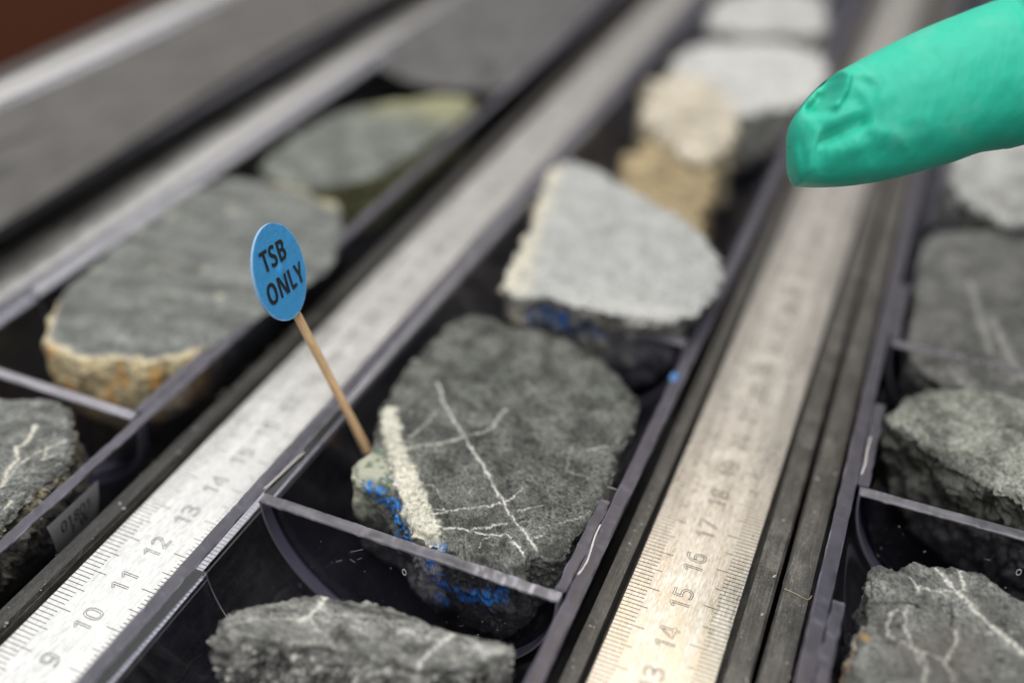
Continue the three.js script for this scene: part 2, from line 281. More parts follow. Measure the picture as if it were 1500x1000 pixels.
/* o: outline [[u, v]] of the sawn face; c: liner centre; h: height of the face; tilt [du, dv]; ns, nt, nb: counts round, on top, down the side;
   rag: ragged outline; top: relief of the face; side: relief of the broken sides; color(u, y, v, side) -> linear rgb */
function makeRock(label, o) {
  const { c, h = 0.8, ns = 360, nt = 60, nb = 40, rag = 0.06, topR = 0.02, side = 0.12, edge = 0.05, tilt = [0, 0], sd = 1, R = 3.02, lean = 0.12, leanV = 0 } = o;
  const loop = smoothLoop(o.outline, ns);
  let cu = 0, cv = 0; for (const [a, b] of loop) { cu += a / ns; cv += b / ns; }
  if (o.mid) [cu, cv] = o.mid;
  const pos = [], sf = [], idx = [];
  const rl = loop.map(([a, b], i) => { const k = 1 + (rag * fbm(a * 1.6, b * 1.6, sd, 5) * 2 + rag * 0.5 * n3(a * 7, b * 7, sd + 3)) / Math.hypot(a - cu, b - cv); return [cu + (a - cu) * k, cv + (b - cv) * k]; });
  pos.push(cu, h, cv); sf.push(0);
  const hh = (u, v) => h + tilt[0] * (u - cu) + tilt[1] * (v - cv);
  for (let j = 1; j <= nt; j++) for (let i = 0; i < ns; i++) {
    const r = j / nt, u = mix(cu, rl[i][0], r), v = mix(cv, rl[i][1], r), e = sm(1 - (o.edgeW ?? 0.06), 1, r);
    pos.push(u, hh(u, v) - e * e * edge * (1 + 0.8 * n3(u * 2.5, v * 2.5, sd + 9)), v); sf.push(e * 0.5);
  }
  for (let j = 1; j <= nb; j++) for (let i = 0; i < ns; i++) {
    const t = j / nb, [u, v] = rl[i], top = hh(u, v) - edge, bot = HY - R * 0.97, y = mix(top, bot, 1 - Math.cos(t * Math.PI / 2));
    const w = Math.sqrt(Math.max(0.01, R * R - Math.min(0, y - HY) ** 2)), k = 1 - lean * t - 0.25 * t ** 4;
    const uu = c + clamp((cu + (u - cu) * (1 - 0.5 * lean * t) - c), -w, w);
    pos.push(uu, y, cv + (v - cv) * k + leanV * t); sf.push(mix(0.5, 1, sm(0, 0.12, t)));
  }
  for (let i = 0; i < ns; i++) idx.push(0, 1 + i, 1 + (i + 1) % ns);
  const rows = nt + nb;
  for (let j = 0; j < rows - 1; j++) for (let i = 0; i < ns; i++) { const a = 1 + j * ns + i, b = 1 + j * ns + (i + 1) % ns; idx.push(a, a + ns, b, b, a + ns, b + ns); }
  const p3 = new Float32Array(pos.length); for (let i = 0; i < sf.length; i++) { p3[i * 3] = pos[i * 3]; p3[i * 3 + 1] = pos[i * 3 + 1]; p3[i * 3 + 2] = -pos[i * 3 + 2]; }
  const g = new THREE.BufferGeometry(); g.setAttribute('position', new THREE.BufferAttribute(p3, 3)); g.setIndex(idx); g.computeVertexNormals();
  if (g.attributes.normal.getY(0) < 0) { g.index.array.reverse(); g.computeVertexNormals(); }
  const nrm = g.attributes.normal.array.slice(), col = new Float32Array(p3.length), info = { rel: 0 };
  for (let i = 0; i < sf.length; i++) {
    const x = p3[i * 3], y = p3[i * 3 + 1], v = -p3[i * 3 + 2], s = sf[i];
    let d = topR * (fbm(x * 2.2, y * 2.2, v * 2.2 + sd, 5) * 1.1 + 1.1 * fbm(x * 13, y * 13, v * 13 + sd, 3)) - 0.7 * topR * web(x, y, v, 2.6, 0.03, sd + 3);
    if (o.extraTop && s < 0.4) d += o.extraTop(x, v);
    if (s > 0.05) d = mix(d, side * (1.3 * fbm(x * 1.3, y * 1.3, v * 1.3 + sd, 2) + 0.8 * ridge(x * 2.4, y * 2.4, v * 2.4 + sd, 4) - 0.4 + 0.5 * fbm(x * 9, y * 9, v * 9 + sd, 3)), sm(0.05, 1, s));
    info.rel = d;
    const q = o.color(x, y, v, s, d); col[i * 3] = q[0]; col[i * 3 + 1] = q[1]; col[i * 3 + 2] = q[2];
    for (let k = 0; k < 3; k++) p3[i * 3 + k] += nrm[i * 3 + k] * d;
  }
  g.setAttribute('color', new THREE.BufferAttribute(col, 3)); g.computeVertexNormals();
  const base = HY - R; g.translate(-cu, -base, cv);
  const m = part(numbered(o.name ?? 'rock_piece'), g, o.mat ?? M.rock, scene); m.position.set(cu * S, base * S, -cv * S);
  m.userData = { label, category: 'rock', group: 'rock pieces of the cores' };
  return m;
}
const px = (list, y = HY) => list.map(([a, b]) => at(a, b, y));
// a vein: [pixels of its course on the sawn face, half width cm, strength, wander]
const vein = (pts, w, k = 1, wander = 0.05) => { const l = px(pts); let a = 99, b = -99, c = 99, d = -99; for (const q of l) { a = Math.min(a, q[0]); b = Math.max(b, q[0]); c = Math.min(c, q[1]); d = Math.max(d, q[1]); } return { l, w, k, wander, box: [a - 0.3, b + 0.3, c - 0.3, d + 0.3] }; };
function veins(list, u, y, v, sd) {
  let m = 0, a = 0, b = 0, w1 = 0, w2 = 0, ready = false;
  for (const q of list) {
    if (u < q.box[0] || u > q.box[1] || v < q.box[2] || v > q.box[3]) continue;
    if (!ready) { ready = true; a = fbm(u * 4, v * 4, sd, 2) + 1.0 * fbm(u * 9, v * 9, sd, 4); b = fbm(u * 4 + 40, v * 4, sd, 2) + 1.0 * fbm(u * 9 + 9, v * 9, sd, 4); w1 = fbm(u * 5, v * 5, sd + 7, 2) + 0.5 * n3(u * 19, v * 19, sd); w2 = fbm(u * 14, v * 14, sd + 2, 3); }
    const d = lineDist(u + q.wander * a, v + q.wander * b, q.l), w = Math.max(0.006, q.w * (0.85 + 0.8 * w1));
    m = Math.max(m, q.k * (sm(w * 1.15, w * 0.5, d) + 0.22 * sm(w * 3, w, d)) / 1.2 * clamp(0.8 + 1.5 * w2));
  }
  return clamp(m * 1.15);
}
// thin web of hair veins
const web = (u, y, v, f, w, sd) => { const a = Math.abs(fbm(u * f, y * f, v * f + sd, 3)); return sm(w, w * 0.2, a); };
const grey = (k, t = [1, 1, 1]) => [Math.max(0.004, k * t[0]), Math.max(0.004, k * t[1]), Math.max(0.004, k * t[2])];
const toward = (a, b, t) => [mix(a[0], b[0], t), mix(a[1], b[1], t), mix(a[2], b[2], t)];
function mottle(u, y, v, sd, base, t, amp = 1) {
  const m = sm(-0.35, 0.35, fbm(u * 1.4, y * 1.4, v * 1.4 + sd, 3)), f = sm(0.45, 0.9, ridge(u * 6.5 + v * 1.5, y * 6.5, v * 7.5 + sd, 3)), n = n3(u * 26, y * 26, v * 26 + sd), n2 = n3(u * 55, y * 55, v * 55 + sd);
  const g = sm(0.28, 0.6, n3(u * 17, y * 17, v * 17 + sd + 30));
  let k = 1 + amp * (0.45 * (m - 0.5) + 0.5 * fbm(u * 4.2, y * 4.2, v * 4.2 + sd, 4) + mix(0.35, 0.7, m) * n + 0.4 * n2 + 0.9 * f * (0.25 + 0.75 * m) + 0.9 * g * m - 0.4 * sm(0.25, 0.6, -n3(u * 13, y * 13, v * 13 + sd + 17)));
  k *= 1 - 0.6 * web(u, y, v, 2.6, 0.03, sd + 3) - 0.45 * web(u, y, v, 6.0, 0.045, sd + 6);
  return grey(base * Math.max(0.22, k) * 0.93, t);
}
// blue wax on the rim of a face: patches along a course of pixels seen on the plane v = const
function bluePatch(list, u, y, v, sd) {
  let d = 9; for (const [a, b, c, r] of list) d = Math.min(d, Math.hypot(u - a, y - b, (r < 0.1 ? 1 : 0.25) * (v - c)) - r);
  return sm(0.03, -0.03, d - 0.04 + 0.12 * fbm(u * 5, y * 5, v * 5 + sd, 3)) * sm(-0.05, 0.38, 0.7 * n3(u * 5, y * 6, v * 5 + sd) + 1.0 * fbm(u * 13, y * 17, v * 13 + sd, 3) + 0.1);
}
const BLUE = [0.025, 0.21, 0.62], WHITE = [0.50, 0.49, 0.42];

{ // main dark rock with the white vein on its left edge
  const V = [
    vein([[640, 560], [655, 600], [680, 640], [705, 680], [735, 730], [752, 762], [772, 785], [784, 806]], 0.031, 0.8, 0.05),
    vein([[601, 655], [640, 650], [685, 640], [720, 628], [740, 600]], 0.041, 0.5), vein([[600, 640], [625, 618], [640, 605]], 0.027, 0.35),
    vein([[630, 745], [660, 748], [700, 742], [736, 738], [752, 728], [764, 716]], 0.015, 0.9), vein([[628, 752], [650, 752], [662, 750]], 0.017, 0.8), vein([[756, 748], [780, 744], [800, 738]], 0.012, 0.6),
    vein([[632, 768], [650, 775], [672, 772], [690, 778], [712, 783], [744, 782], [746, 790], [758, 800], [768, 815]], 0.023, 0.95), vein([[690, 776], [715, 772], [742, 766]], 0.019, 0.8), vein([[700, 802], [706, 790], [722, 785]], 0.012, 0.75),
    vein([[790, 772], [812, 768], [838, 762], [862, 752]], 0.014, 0.4), vein([[784, 788], [800, 780]], 0.027, 0.6), vein([[860, 660], [890, 655]], 0.034, 0.5), vein([[620, 708], [640, 715], [648, 730]], 0.010, 0.5),
    vein([[770, 560], [800, 590], [820, 600]], 0.034, 0.18), vein([[840, 650], [830, 690], [862, 700]], 0.027, 0.2),
  ];
  const band = px([[566, 603], [578, 650], [590, 690], [606, 730], [622, 768], [628, 800]]);
  const crust = px([[520, 688], [545, 680], [575, 690]]);
  const pt = (a, b, v, r) => { const q = atV(a, b, v); return [q[0], q[1], v, r < 0.1 ? r : r * 1.55]; };
  const B = [[548, 708, 14.9, .1], [563, 722, 14.8, .14], [572, 738, 14.6, .16], [580, 755, 14.4, .17], [588, 765, 14.3, .2], [598, 775, 14.2, .18], [640, 798, 14.05, .14], [652, 800, 14.0, .16], [645, 825, 13.95, .18], [655, 845, 13.95, .2], [672, 852, 13.9, .16], [690, 858, 13.9, .15], [706, 858, 13.9, .14], [722, 858, 13.9, .12], [736, 858, 13.85, .16], [712, 822, 14.02, .08], [746, 832, 13.85, .09], [617, 772, 14.3, .09], [630, 780, 14.25, .09], [606, 762, 14.5, .09], [650, 872, 14, .1]].map((q) => pt(...q));
  makeRock('large dark grey rock with white veins and a cream left edge', {
    c: CENTRE[2], sd: 3.3, ns: 900, nt: 150, nb: 80, rag: 0.09, topR: 0.024, side: 0.16, edge: 0.13, edgeW: 0.06, lean: 0.02, leanV: -0.3, h: 0.8, mid: [6.6, 17.3],
    outline: px([[556, 606], [575, 560], [605, 525], [640, 488], [672, 464], [712, 460], [748, 474], [790, 482], [840, 500], [880, 522], [905, 548], [932, 575], [938, 605], [915, 640], [898, 690], [880, 740], [858, 770], [842, 792], [815, 812], [785, 812], [762, 836], [735, 836], [705, 822], [668, 806], [632, 790], [605, 776], [590, 750], [572, 722], [548, 708], [522, 694], [522, 676], [548, 655], [552, 630]]),
    extraTop: (u, v) => 0.035 * fbm(u * 3.2, v * 3.2, 8.8, 3) * sm(15.5, 18, v) + 0.02 * ridge(u * 5, v * 5, 2.8, 3) * sm(15, 17, v),
    color: (u, y, v, s) => {
      let c = mottle(u, y, v, 3.3, 0.078, [0.96, 1.02, 0.92], 1.4);
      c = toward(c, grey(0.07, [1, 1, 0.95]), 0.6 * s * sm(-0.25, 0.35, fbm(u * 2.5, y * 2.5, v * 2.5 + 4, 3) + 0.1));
      c = toward(c, [0.30, 0.31, 0.28], 0.35 * web(u, y, v, 1.9, 0.035, 5.5) * sm(-0.1, 0.3, n3(u * 0.8, v * 0.8, 3)) + 0.3 * web(u, y, v, 4.5, 0.05, 2.5) * sm(0, 0.3, n3(u * 1.1, v * 1.1, 9)));
      if (s < 0.95) c = toward(c, [0.60, 0.595, 0.55], veins(V, u, y, v, 3.3) * (1 - 0.35 * s));
      const bd = lineDist(u + 0.09 * fbm(u * 4, v * 4, y * 4, 3), v + 0.09 * fbm(u * 4 + 30, v * 4, y * 4, 3), band), w = 0.30 + 0.16 * fbm(u * 2.5, v * 2.5, 5, 3) - 0.06 * sm(14.6, 16.6, v);
      const bm = sm(w + 0.03, w - 0.11, bd + 0.06 * n3(u * 11, v * 11, y * 11)) * (s > 0.6 ? sm(-2.5, -0.5, y) * 0.8 : 1);
      if (bm > 0) c = toward(c, toward(mottle(u, y, v, 4.4, 0.62, [1.02, 1, 0.86], 0.25), [0.20, 0.19, 0.11], sm(0.05, 0.5, fbm(u * 6, y * 6, v * 6, 4)) * 0.6), bm * (0.86 + 0.3 * n3(u * 13, y * 13, v * 13)));
      const cr = sm(0.62, 0.3, lineDist(u, v, crust) + 0.2 * fbm(u * 3, y * 3, v * 3, 3)) * sm(0.1, -0.02, bm) * sm(-0.8, 0.1, y);
      if (cr > 0) c = toward(c, toward([0.42, 0.43, 0.34], [0.12, 0.17, 0.12], sm(-0.1, 0.35, fbm(u * 3.5, y * 3.5, v * 3.5 + 20, 3))), cr * 0.9);
      return toward(c, BLUE, bluePatch(B, u, y, v, 6.1) * 0.95);
    },
  });
}
{ // pale rock behind it, its face tipped towards the left
  const pt = (a, b, v, r) => { const q = atV(a, b, v); return [q[0], q[1], v, r]; }, B = [[815, 468, 22.3, .6], [835, 472, 22.4, .5], [860, 478, 22.3, .45], [800, 450, 22.5, .35]].map((q) => pt(...q));
  makeRock('pale grey white rock with a blue stained lower edge', {
    c: CENTRE[2], sd: 9.1, h: 1.45, leanV: 0.15, ns: 420, nt: 60, nb: 44, rag: 0.15, topR: 0.05, side: 0.2, edge: 0.1, lean: 0.1, mid: [6.2, 26],
    outline: px([[812, 240], [850, 236], [900, 262], [960, 295], [1010, 325], [1045, 362], [1062, 400], [1040, 440], [1005, 468], [960, 466], [900, 458], [850, 448], [800, 432], [752, 432], [742, 405], [765, 350], [790, 290]], 1.45),
    color: (u, y, v, s) => {
      let c = mottle(u, y, v, 9.1, 0.38, [0.98, 1, 0.985], 0.3);
      const left = sm(0.75, 0.2, lineDist(u + 0.2 * fbm(u * 2, v * 2, 3, 2), v, px([[800, 250], [765, 350], [745, 430]], 1.45)));
      c = toward(c, [0.60, 0.555, 0.43], left * 0.7 * sm(-0.3, 0.3, fbm(u * 2.5, y * 2, v * 2.5, 3) + 0.15));
      c = toward(c, [0.50, 0.50, 0.47], 0.5 * sm(0.7, 0.2, lineDist(u, v, px([[760, 435], [900, 455], [1000, 465]], 1.45)) + 0.25 * fbm(u * 3, v * 3, 2, 2)) * (1 - s));
      c = toward(c, mottle(u, y, v, 2.2, 0.2, [1.05, 1, 0.85], 1.3), 0.6 * sm(0.55, 0.95, s + 0.25 * fbm(u * 2, y * 2, v * 2, 3)) * sm(24.8, 23.2, v));
      return toward(c, [0.01, 0.09, 0.34], bluePatch(B, u, y, v, 1.1));
    },
  });
}
{ // rock at the lower edge of the picture
  const V = [vein([[480, 868], [470, 885], [452, 905], [440, 908]], 0.05, 0.85), vein([[440, 906], [458, 912], [465, 922]], 0.03, 0.6), vein([[664, 928], [640, 946], [622, 962], [608, 982], [598, 1000]], 0.055, 0.8, 0.04), vein([[330, 915], [380, 905], [440, 906]], 0.05, 0.3), vein([[560, 905], [500, 900], [455, 905]], 0.04, 0.25)];
  makeRock('rough dark grey rock at the bottom edge, in front of the divider', {
    c: CENTRE[2], sd: 5.7, h: 0.8, ns: 800, nt: 110, nb: 90, rag: 0.10, topR: 0.035, side: 0.28, edge: 0.16, edgeW: 0.1, lean: 0.0, leanV: -0.7, mid: [6.5, 11.2],
    outline: px([[322, 905], [350, 886], [400, 876], [450, 868], [500, 872], [560, 880], [600, 896], [640, 914], [690, 930], [740, 938], [757, 946], [752, 958], [730, 966], [690, 978], [630, 982], [570, 968], [500, 952], [440, 944], [390, 938], [345, 932], [325, 920]]),
    color: (u, y, v, s) => {
      let c = mottle(u, y, v, 5.7, 0.135, [0.98, 1.01, 0.93], 1.3);
      c = toward(c, mottle(u * 0.5 + v * 0.25, y, v * 2.2, 1.7, 0.15, [1, 1, 0.94], 1.3), 0.5 * (1 - s));
      { const q = fbm(u * 0.7 + 0.5 * v + 0.5 * fbm(u, v, 6, 2), 5, v * 2.6 - u * 0.5, 4), l = 1 + (1.5 * q + 0.5 * sm(0.4, 0.9, ridge(u * 1.2 + v, 2, v * 4.5 - u, 3))) * (1 - s); c = c.map((k) => k * Math.max(0.35, l)); }
      c = toward(c, mottle(u, y, v, 9.4, 0.16, [1, 1, 0.95], 1.3), 0.8 * sm(0.3, 0.8, s));
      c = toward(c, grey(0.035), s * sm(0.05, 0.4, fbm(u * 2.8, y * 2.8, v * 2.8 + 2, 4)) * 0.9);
      c = toward(c, [0.55, 0.55, 0.51], s * sm(0.2, 0.42, fbm(u * 7, y * 7, v * 7 + 12, 3)) * 0.85);
      return toward(c, [0.58, 0.575, 0.53], veins(V, u, y, v, 5.7) * (1 - 0.5 * s));
    },
  });
}
{ // left near
  const V = [vein([[52, 622], [44, 640], [36, 650], [22, 655], [24, 675], [10, 690], [2, 712]], 0.045, 1, 0.05), vein([[95, 646], [75, 655], [55, 662], [30, 678], [5, 708]], 0.02, 0.85), vein([[68, 655], [62, 675]], 0.02, 0.6), vein([[60, 672], [80, 668]], 0.02, 0.7), vein([[15, 735], [5, 745]], 0.05, 0.7)];
  makeRock('dark grey rock with a bright white crack at the left edge', {
    c: CENTRE[1], sd: 7.9, h: 0.8, ns: 560, nt: 100, nb: 70, rag: 0.07, topR: 0.03, side: 0.22, edge: 0.1, lean: 0.03,
    outline: px([[-150, 560], [-60, 570], [0, 582], [60, 582], [92, 592], [105, 625], [104, 655], [85, 690], [50, 712], [15, 752], [-30, 790], [-100, 830], [-210, 760], [-240, 650]]),
    color: (u, y, v, s) => {
      let c = mottle(u * 0.6 + v * 0.4, y, v * 1.8 - u, 7.9, 0.125, [0.96, 1.01, 0.96], 1.2);
      c = toward(c, mottle(u, y, v, 3.9, 0.17, [1, 0.88, 0.6], 1.6), sm(0.4, 0.9, s) * 0.9);
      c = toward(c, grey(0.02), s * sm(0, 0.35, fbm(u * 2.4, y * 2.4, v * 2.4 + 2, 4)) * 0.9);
      c = toward(c, [0.34, 0.35, 0.33], 0.5 * sm(0.25, 0.45, fbm(u * 5, y * 5, v * 5 + 12, 3)));
      return toward(c, [0.62, 0.60, 0.52], veins(V, u, y, v, 7.9) * (1 - 0.5 * s));
    },
  });
}
makeRock('big round grey rock with rusty cream side behind the blue label', {
  c: CENTRE[1], sd: 2.6, h: 0.85, ns: 420, nt: 60, nb: 50, rag: 0.16, topR: 0.03, side: 0.08, edge: 0.06, lean: 0.0, leanV: -0.5,
  outline: px([[70, 495], [75, 455], [100, 420], [140, 385], [200, 335], [260, 290], [320, 262], [380, 262], [440, 275], [495, 300], [500, 330], [488, 385], [440, 425], [380, 462], [310, 500], [240, 520], [170, 522], [110, 515]], 0.85),
  color: (u, y, v, s) => {
    let c = mottle(u * 0.8, y, v * 1.2, 2.6, 0.15, [0.95, 1.01, 0.97], 0.5); { const w = fbm(u * 0.35 + v * 0.12, 3, v * 2.1 - u * 0.25 + 0.4 * fbm(u * 0.7, v * 0.7, 8, 2), 4), l = 1 + 0.8 * w * (1 - s); c = c.map((k) => k * Math.max(0.4, l)); }
    c = toward(c, [0.46, 0.44, 0.34], (1 - s) * 0.9 * 0.7 * sm(0.30, 0.46, fbm(u * 2.1, v * 2.1, 31, 3)) * sm(17.5, 19, v));
    c = toward(c, [0.36, 0.34, 0.22], (1 - s) * sm(0.4, 0.1, lineDist(u, v, px([[400, 264], [450, 278], [495, 302]], 0.85))) * 0.9);
    const k = sm(0.3, 0.6, s) * sm(17.8, 16.6, v + 0.8 * fbm(u, y, v, 2)); c = toward(c, mottle(u, y, v, 7.4, 0.58, [1.05, 0.9, 0.56], 0.7), k * 0.95);
    c = toward(c, [0.62, 0.33, 0.09], k * sm(0.05, 0.35, fbm(u * 2.2, y * 1.4, v * 2.2 + 3, 3)) * 0.8);
    c = toward(c, [0.10, 0.075, 0.02], k * sm(0.12, 0.38, fbm(u * 1.5, y * 1.3, v * 1.5 + 9, 3)) * 0.8);
    return toward(c, [0.58, 0.54, 0.42], sm(0.3, 0.5, s) * sm(0.8, 0.55, s) * 0.6 * sm(17.6, 16.6, v));
  },
});
makeRock('blurred greenish grey rock farther up the left liner', {
  c: CENTRE[1], sd: 4.6, h: 0.8, ns: 300, nt: 40, nb: 40, rag: 0.16, topR: 0.04, side: 0.15, edge: 0.08,
  outline: px([[380, 250], [400, 222], [450, 185], [510, 160], [580, 148], [660, 138], [695, 145], [672, 175], [640, 200], [590, 232], [530, 262], [470, 272], [420, 268]]),
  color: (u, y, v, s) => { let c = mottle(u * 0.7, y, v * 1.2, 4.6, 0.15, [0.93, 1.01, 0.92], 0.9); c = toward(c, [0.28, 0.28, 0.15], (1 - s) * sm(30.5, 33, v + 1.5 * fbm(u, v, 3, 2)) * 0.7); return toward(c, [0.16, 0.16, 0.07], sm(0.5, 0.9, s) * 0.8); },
});
{ // right near
  const V = [vein([[1366, 826], [1385, 848], [1410, 875], [1440, 905], [1470, 930], [1502, 958]], 0.060, 0.85, 0.04), vein([[1407, 833], [1410, 848], [1415, 866]], 0.040, 0.8), vein([[1335, 847], [1347, 864], [1380, 866], [1412, 865]], 0.018, 0.7, 0.06), vein([[1347, 860], [1345, 870]], 0.024, 0.8), vein([[1378, 867], [1390, 874]], 0.016, 0.7),
    vein([[1315, 895], [1298, 910], [1300, 930], [1330, 944], [1345, 952], [1378, 965], [1396, 985], [1402, 1000]], 0.020, 0.55, 0.07), vein([[1330, 886], [1327, 905], [1330, 930], [1337, 950], [1352, 975], [1357, 1000]], 0.024, 0.6, 0.07), vein([[1402, 925], [1398, 950], [1382, 968]], 0.028, 0.6, 0.07), vein([[1350, 955], [1360, 985]], 0.032, 0.5), vein([[1445, 928], [1465, 925]], 0.024, 0.5), vein([[1480, 925], [1495, 926]], 0.024, 0.5)];
  const OR = at(1268, 933, HY), PK = at(1252, 950, HY), crack = [{ ...vein([[1275, 882], [1330, 882], [1352, 888]], 0.03, 1) }, { ...vein([[1393, 880], [1395, 905], [1392, 915]], 0.025, 1) }];
  makeRock('grey rock with a thick white vein in the lower right corner', {
    c: CENTRE[3], sd: 6.2, h: 0.8, ns: 800, nt: 140, nb: 70, rag: 0.08, topR: 0.03, side: 0.18, edge: 0.1, lean: 0.04, mid: [16.6, 14.6],
    outline: px([[1262, 925], [1275, 900], [1272, 870], [1278, 848], [1292, 830], [1318, 834], [1324, 824], [1345, 820], [1362, 828], [1390, 828], [1425, 836], [1460, 850], [1482, 868], [1505, 878], [1600, 900], [1660, 960], [1650, 1080], [1500, 1130], [1350, 1110], [1245, 1040], [1244, 990], [1252, 955]]),
    extraTop: (u, v) => -0.05 * veins(crack, u, 0, v, 2),
    color: (u, y, v, s) => {
      let c = mottle(u, y, v, 6.2, 0.118, [0.99, 1.01, 0.95], 1.1);
      c = toward(c, [0.13, 0.12, 0.10], 0.4 * sm(1.2, 0.4, Math.hypot(u - 15.9, v - 14.9) + 0.5 * fbm(u, v, 4, 2)));
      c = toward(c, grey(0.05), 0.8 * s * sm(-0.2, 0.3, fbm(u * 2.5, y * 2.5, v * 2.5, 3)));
      c = toward(c, [0.36, 0.22, 0.08], 0.6 * sm(0.16, 0.04, Math.hypot(u - OR[0], 1.4 * (v - OR[1])) + 0.22 * fbm(u * 5, v * 5, y * 5, 3)));
      c = toward(c, [0.5, 0.40, 0.30], sm(0.45, 0.8, s) * sm(0.5, 0.25, Math.hypot(u - PK[0], v - PK[1]) + 0.3 * fbm(u * 4, v * 4, y * 4, 3)));
      c = toward(c, [0.58, 0.575, 0.52], veins(V, u, y, v, 6.2) * (1 - 0.5 * s));
      return toward(c, [0.02, 0.02, 0.02], veins(crack, u, y, v, 2));
    },
  });
}
makeRock('rough green grey rock between the two right hand dividers', {
  c: CENTRE[3], sd: 1.9, h: 0.9, ns: 420, nt: 70, nb: 60, rag: 0.1, topR: 0.06, side: 0.24, edge: 0.12, lean: 0.02, tilt: [-0.04, 0.03],
  outline: px([[1310, 625], [1316, 600], [1340, 580], [1380, 572], [1440, 575], [1500, 585], [1600, 600], [1680, 640], [1680, 760], [1560, 790], [1500, 730], [1455, 705], [1420, 690], [1380, 665], [1340, 640]], 0.9),
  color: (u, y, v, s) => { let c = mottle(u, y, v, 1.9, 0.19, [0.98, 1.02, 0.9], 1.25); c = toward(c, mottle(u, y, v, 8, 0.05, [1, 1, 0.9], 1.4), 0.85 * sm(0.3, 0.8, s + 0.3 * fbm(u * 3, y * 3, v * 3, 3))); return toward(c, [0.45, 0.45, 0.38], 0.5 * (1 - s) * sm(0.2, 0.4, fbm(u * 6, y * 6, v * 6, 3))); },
});
{
  const V = [vein([[1420, 410], [1432, 450], [1445, 490], [1452, 515]], 0.1, 0.45), vein([[1455, 470], [1475, 510], [1500, 555]], 0.12, 0.5), vein([[1395, 545], [1430, 575]], 0.1, 0.45), vein([[1500, 545], [1480, 560]], 0.1, 0.4)];
  makeRock('flat mid grey rock with faint white lines at the right edge', {
    c: CENTRE[3], sd: 8.4, h: 0.8, ns: 300, nt: 60, nb: 40, rag: 0.05, topR: 0.02, side: 0.12, edge: 0.05, lean: 0.02,
    outline: px([[1338, 530], [1342, 440], [1352, 360], [1368, 342], [1420, 336], [1500, 335], [1580, 340], [1620, 420], [1640, 560], [1560, 590], [1480, 588], [1400, 570]]),
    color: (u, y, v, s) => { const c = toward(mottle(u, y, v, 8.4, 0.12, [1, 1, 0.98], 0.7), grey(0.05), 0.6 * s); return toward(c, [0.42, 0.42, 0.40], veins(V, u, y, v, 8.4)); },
  });
}
makeRock('pale blurred rock behind the gloved finger at the right edge', {
  c: CENTRE[3], sd: 2.1, h: 1.2, ns: 240, nt: 36, nb: 36, rag: 0.36, topR: 0.08, side: 0.2, edge: 0.15,
  outline: px([[1392, 255], [1400, 225], [1440, 205], [1520, 200], [1600, 220], [1620, 280], [1560, 320], [1480, 325], [1430, 300]], 1.2),
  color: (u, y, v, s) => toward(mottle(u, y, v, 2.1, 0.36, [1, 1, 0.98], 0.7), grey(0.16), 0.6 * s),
});
makeRock('tan brown rock leaning behind the pale grey rock', {
  c: CENTRE[2], sd: 3.9, h: 0.7, ns: 240, nt: 36, nb: 36, rag: 0.36, topR: 0.1, side: 0.2, edge: 0.15, mid: [6.5, 31],
  outline: px([[905, 255], [925, 225], [960, 205], [1010, 215], [1040, 250], [1035, 300], [1018, 335], [980, 320], [940, 290]], 0.7),
  color: (u, y, v, s) => toward(mottle(u, y, v, 3.9, 0.30, [1.05, 0.84, 0.50], 0.7), [0.30, 0.24, 0.15], s * 0.7),
});
makeRock('cream coloured rock between the tan rock and the white rocks', {
  c: CENTRE[2], sd: 6.9, h: 1.0, ns: 240, nt: 36, nb: 36, rag: 0.36, topR: 0.1, side: 0.2, edge: 0.15,
  outline: px([[945, 150], [955, 120], [1000, 105], [1050, 120], [1078, 165], [1068, 210], [1020, 235], [975, 205], [950, 180]], 1.0),
  color: (u, y, v, s) => toward(mottle(u, y, v, 6.9, 0.48, [1.02, 0.93, 0.76], 0.5), [0.40, 0.33, 0.22], s * 0.6),
});
makeRock('blurred white rock nearest to the tip of the gloved finger', {
  c: CENTRE[2], sd: 7.1, h: 1.0, ns: 240, nt: 36, nb: 36, rag: 0.36, topR: 0.06, side: 0.15, edge: 0.1,
  outline: px([[985, 105], [1010, 72], [1060, 60], [1140, 62], [1200, 76], [1212, 110], [1190, 150], [1130, 160], [1080, 168], [1040, 130]], 1.0),
  color: (u, y, v, s) => toward(mottle(u, y, v, 7.1, 0.48, [1, 1, 0.98], 0.4), mottle(u, y, v, 3.3, 0.40, [1.02, 1, 0.94], 0.6), s * 0.8),
});
makeRock('blurred white rock farthest away at the top edge', {
  c: CENTRE[2], sd: 8.8, h: 1.0, ns: 240, nt: 36, nb: 36, rag: 0.36, topR: 0.06, side: 0.15, edge: 0.1,
  outline: px([[1040, 30], [1052, 5], [1080, -12], [1150, -15], [1200, -5], [1208, 20], [1200, 48], [1130, 46], [1070, 46]], 1.0),
  color: (u, y, v, s) => toward(mottle(u, y, v, 8.8, 0.44, [1, 1, 0.98], 0.4), mottle(u, y, v, 3.3, 0.40, [1.02, 1, 0.94], 0.6), s * 0.8),
});
makeRock('long dull grey core up the left liner beyond the greenish rock', {
  c: CENTRE[1], sd: 9.8, h: 0.8, ns: 200, nt: 30, nb: 30, rag: 0.1, topR: 0.06, side: 0.15, edge: 0.1,
  outline: [[-7.0, 36], [-5.4, 34.9], [-3.2, 34.7], [-1.6, 35.4], [-1.5, 47], [-1.7, 66], [-4.4, 70], [-7.2, 66], [-7.2, 50]],
  color: (u, y, v, s) => mottle(u, y, v, 9.8, 0.10, [1.02, 1, 1.02], 0.35),
});
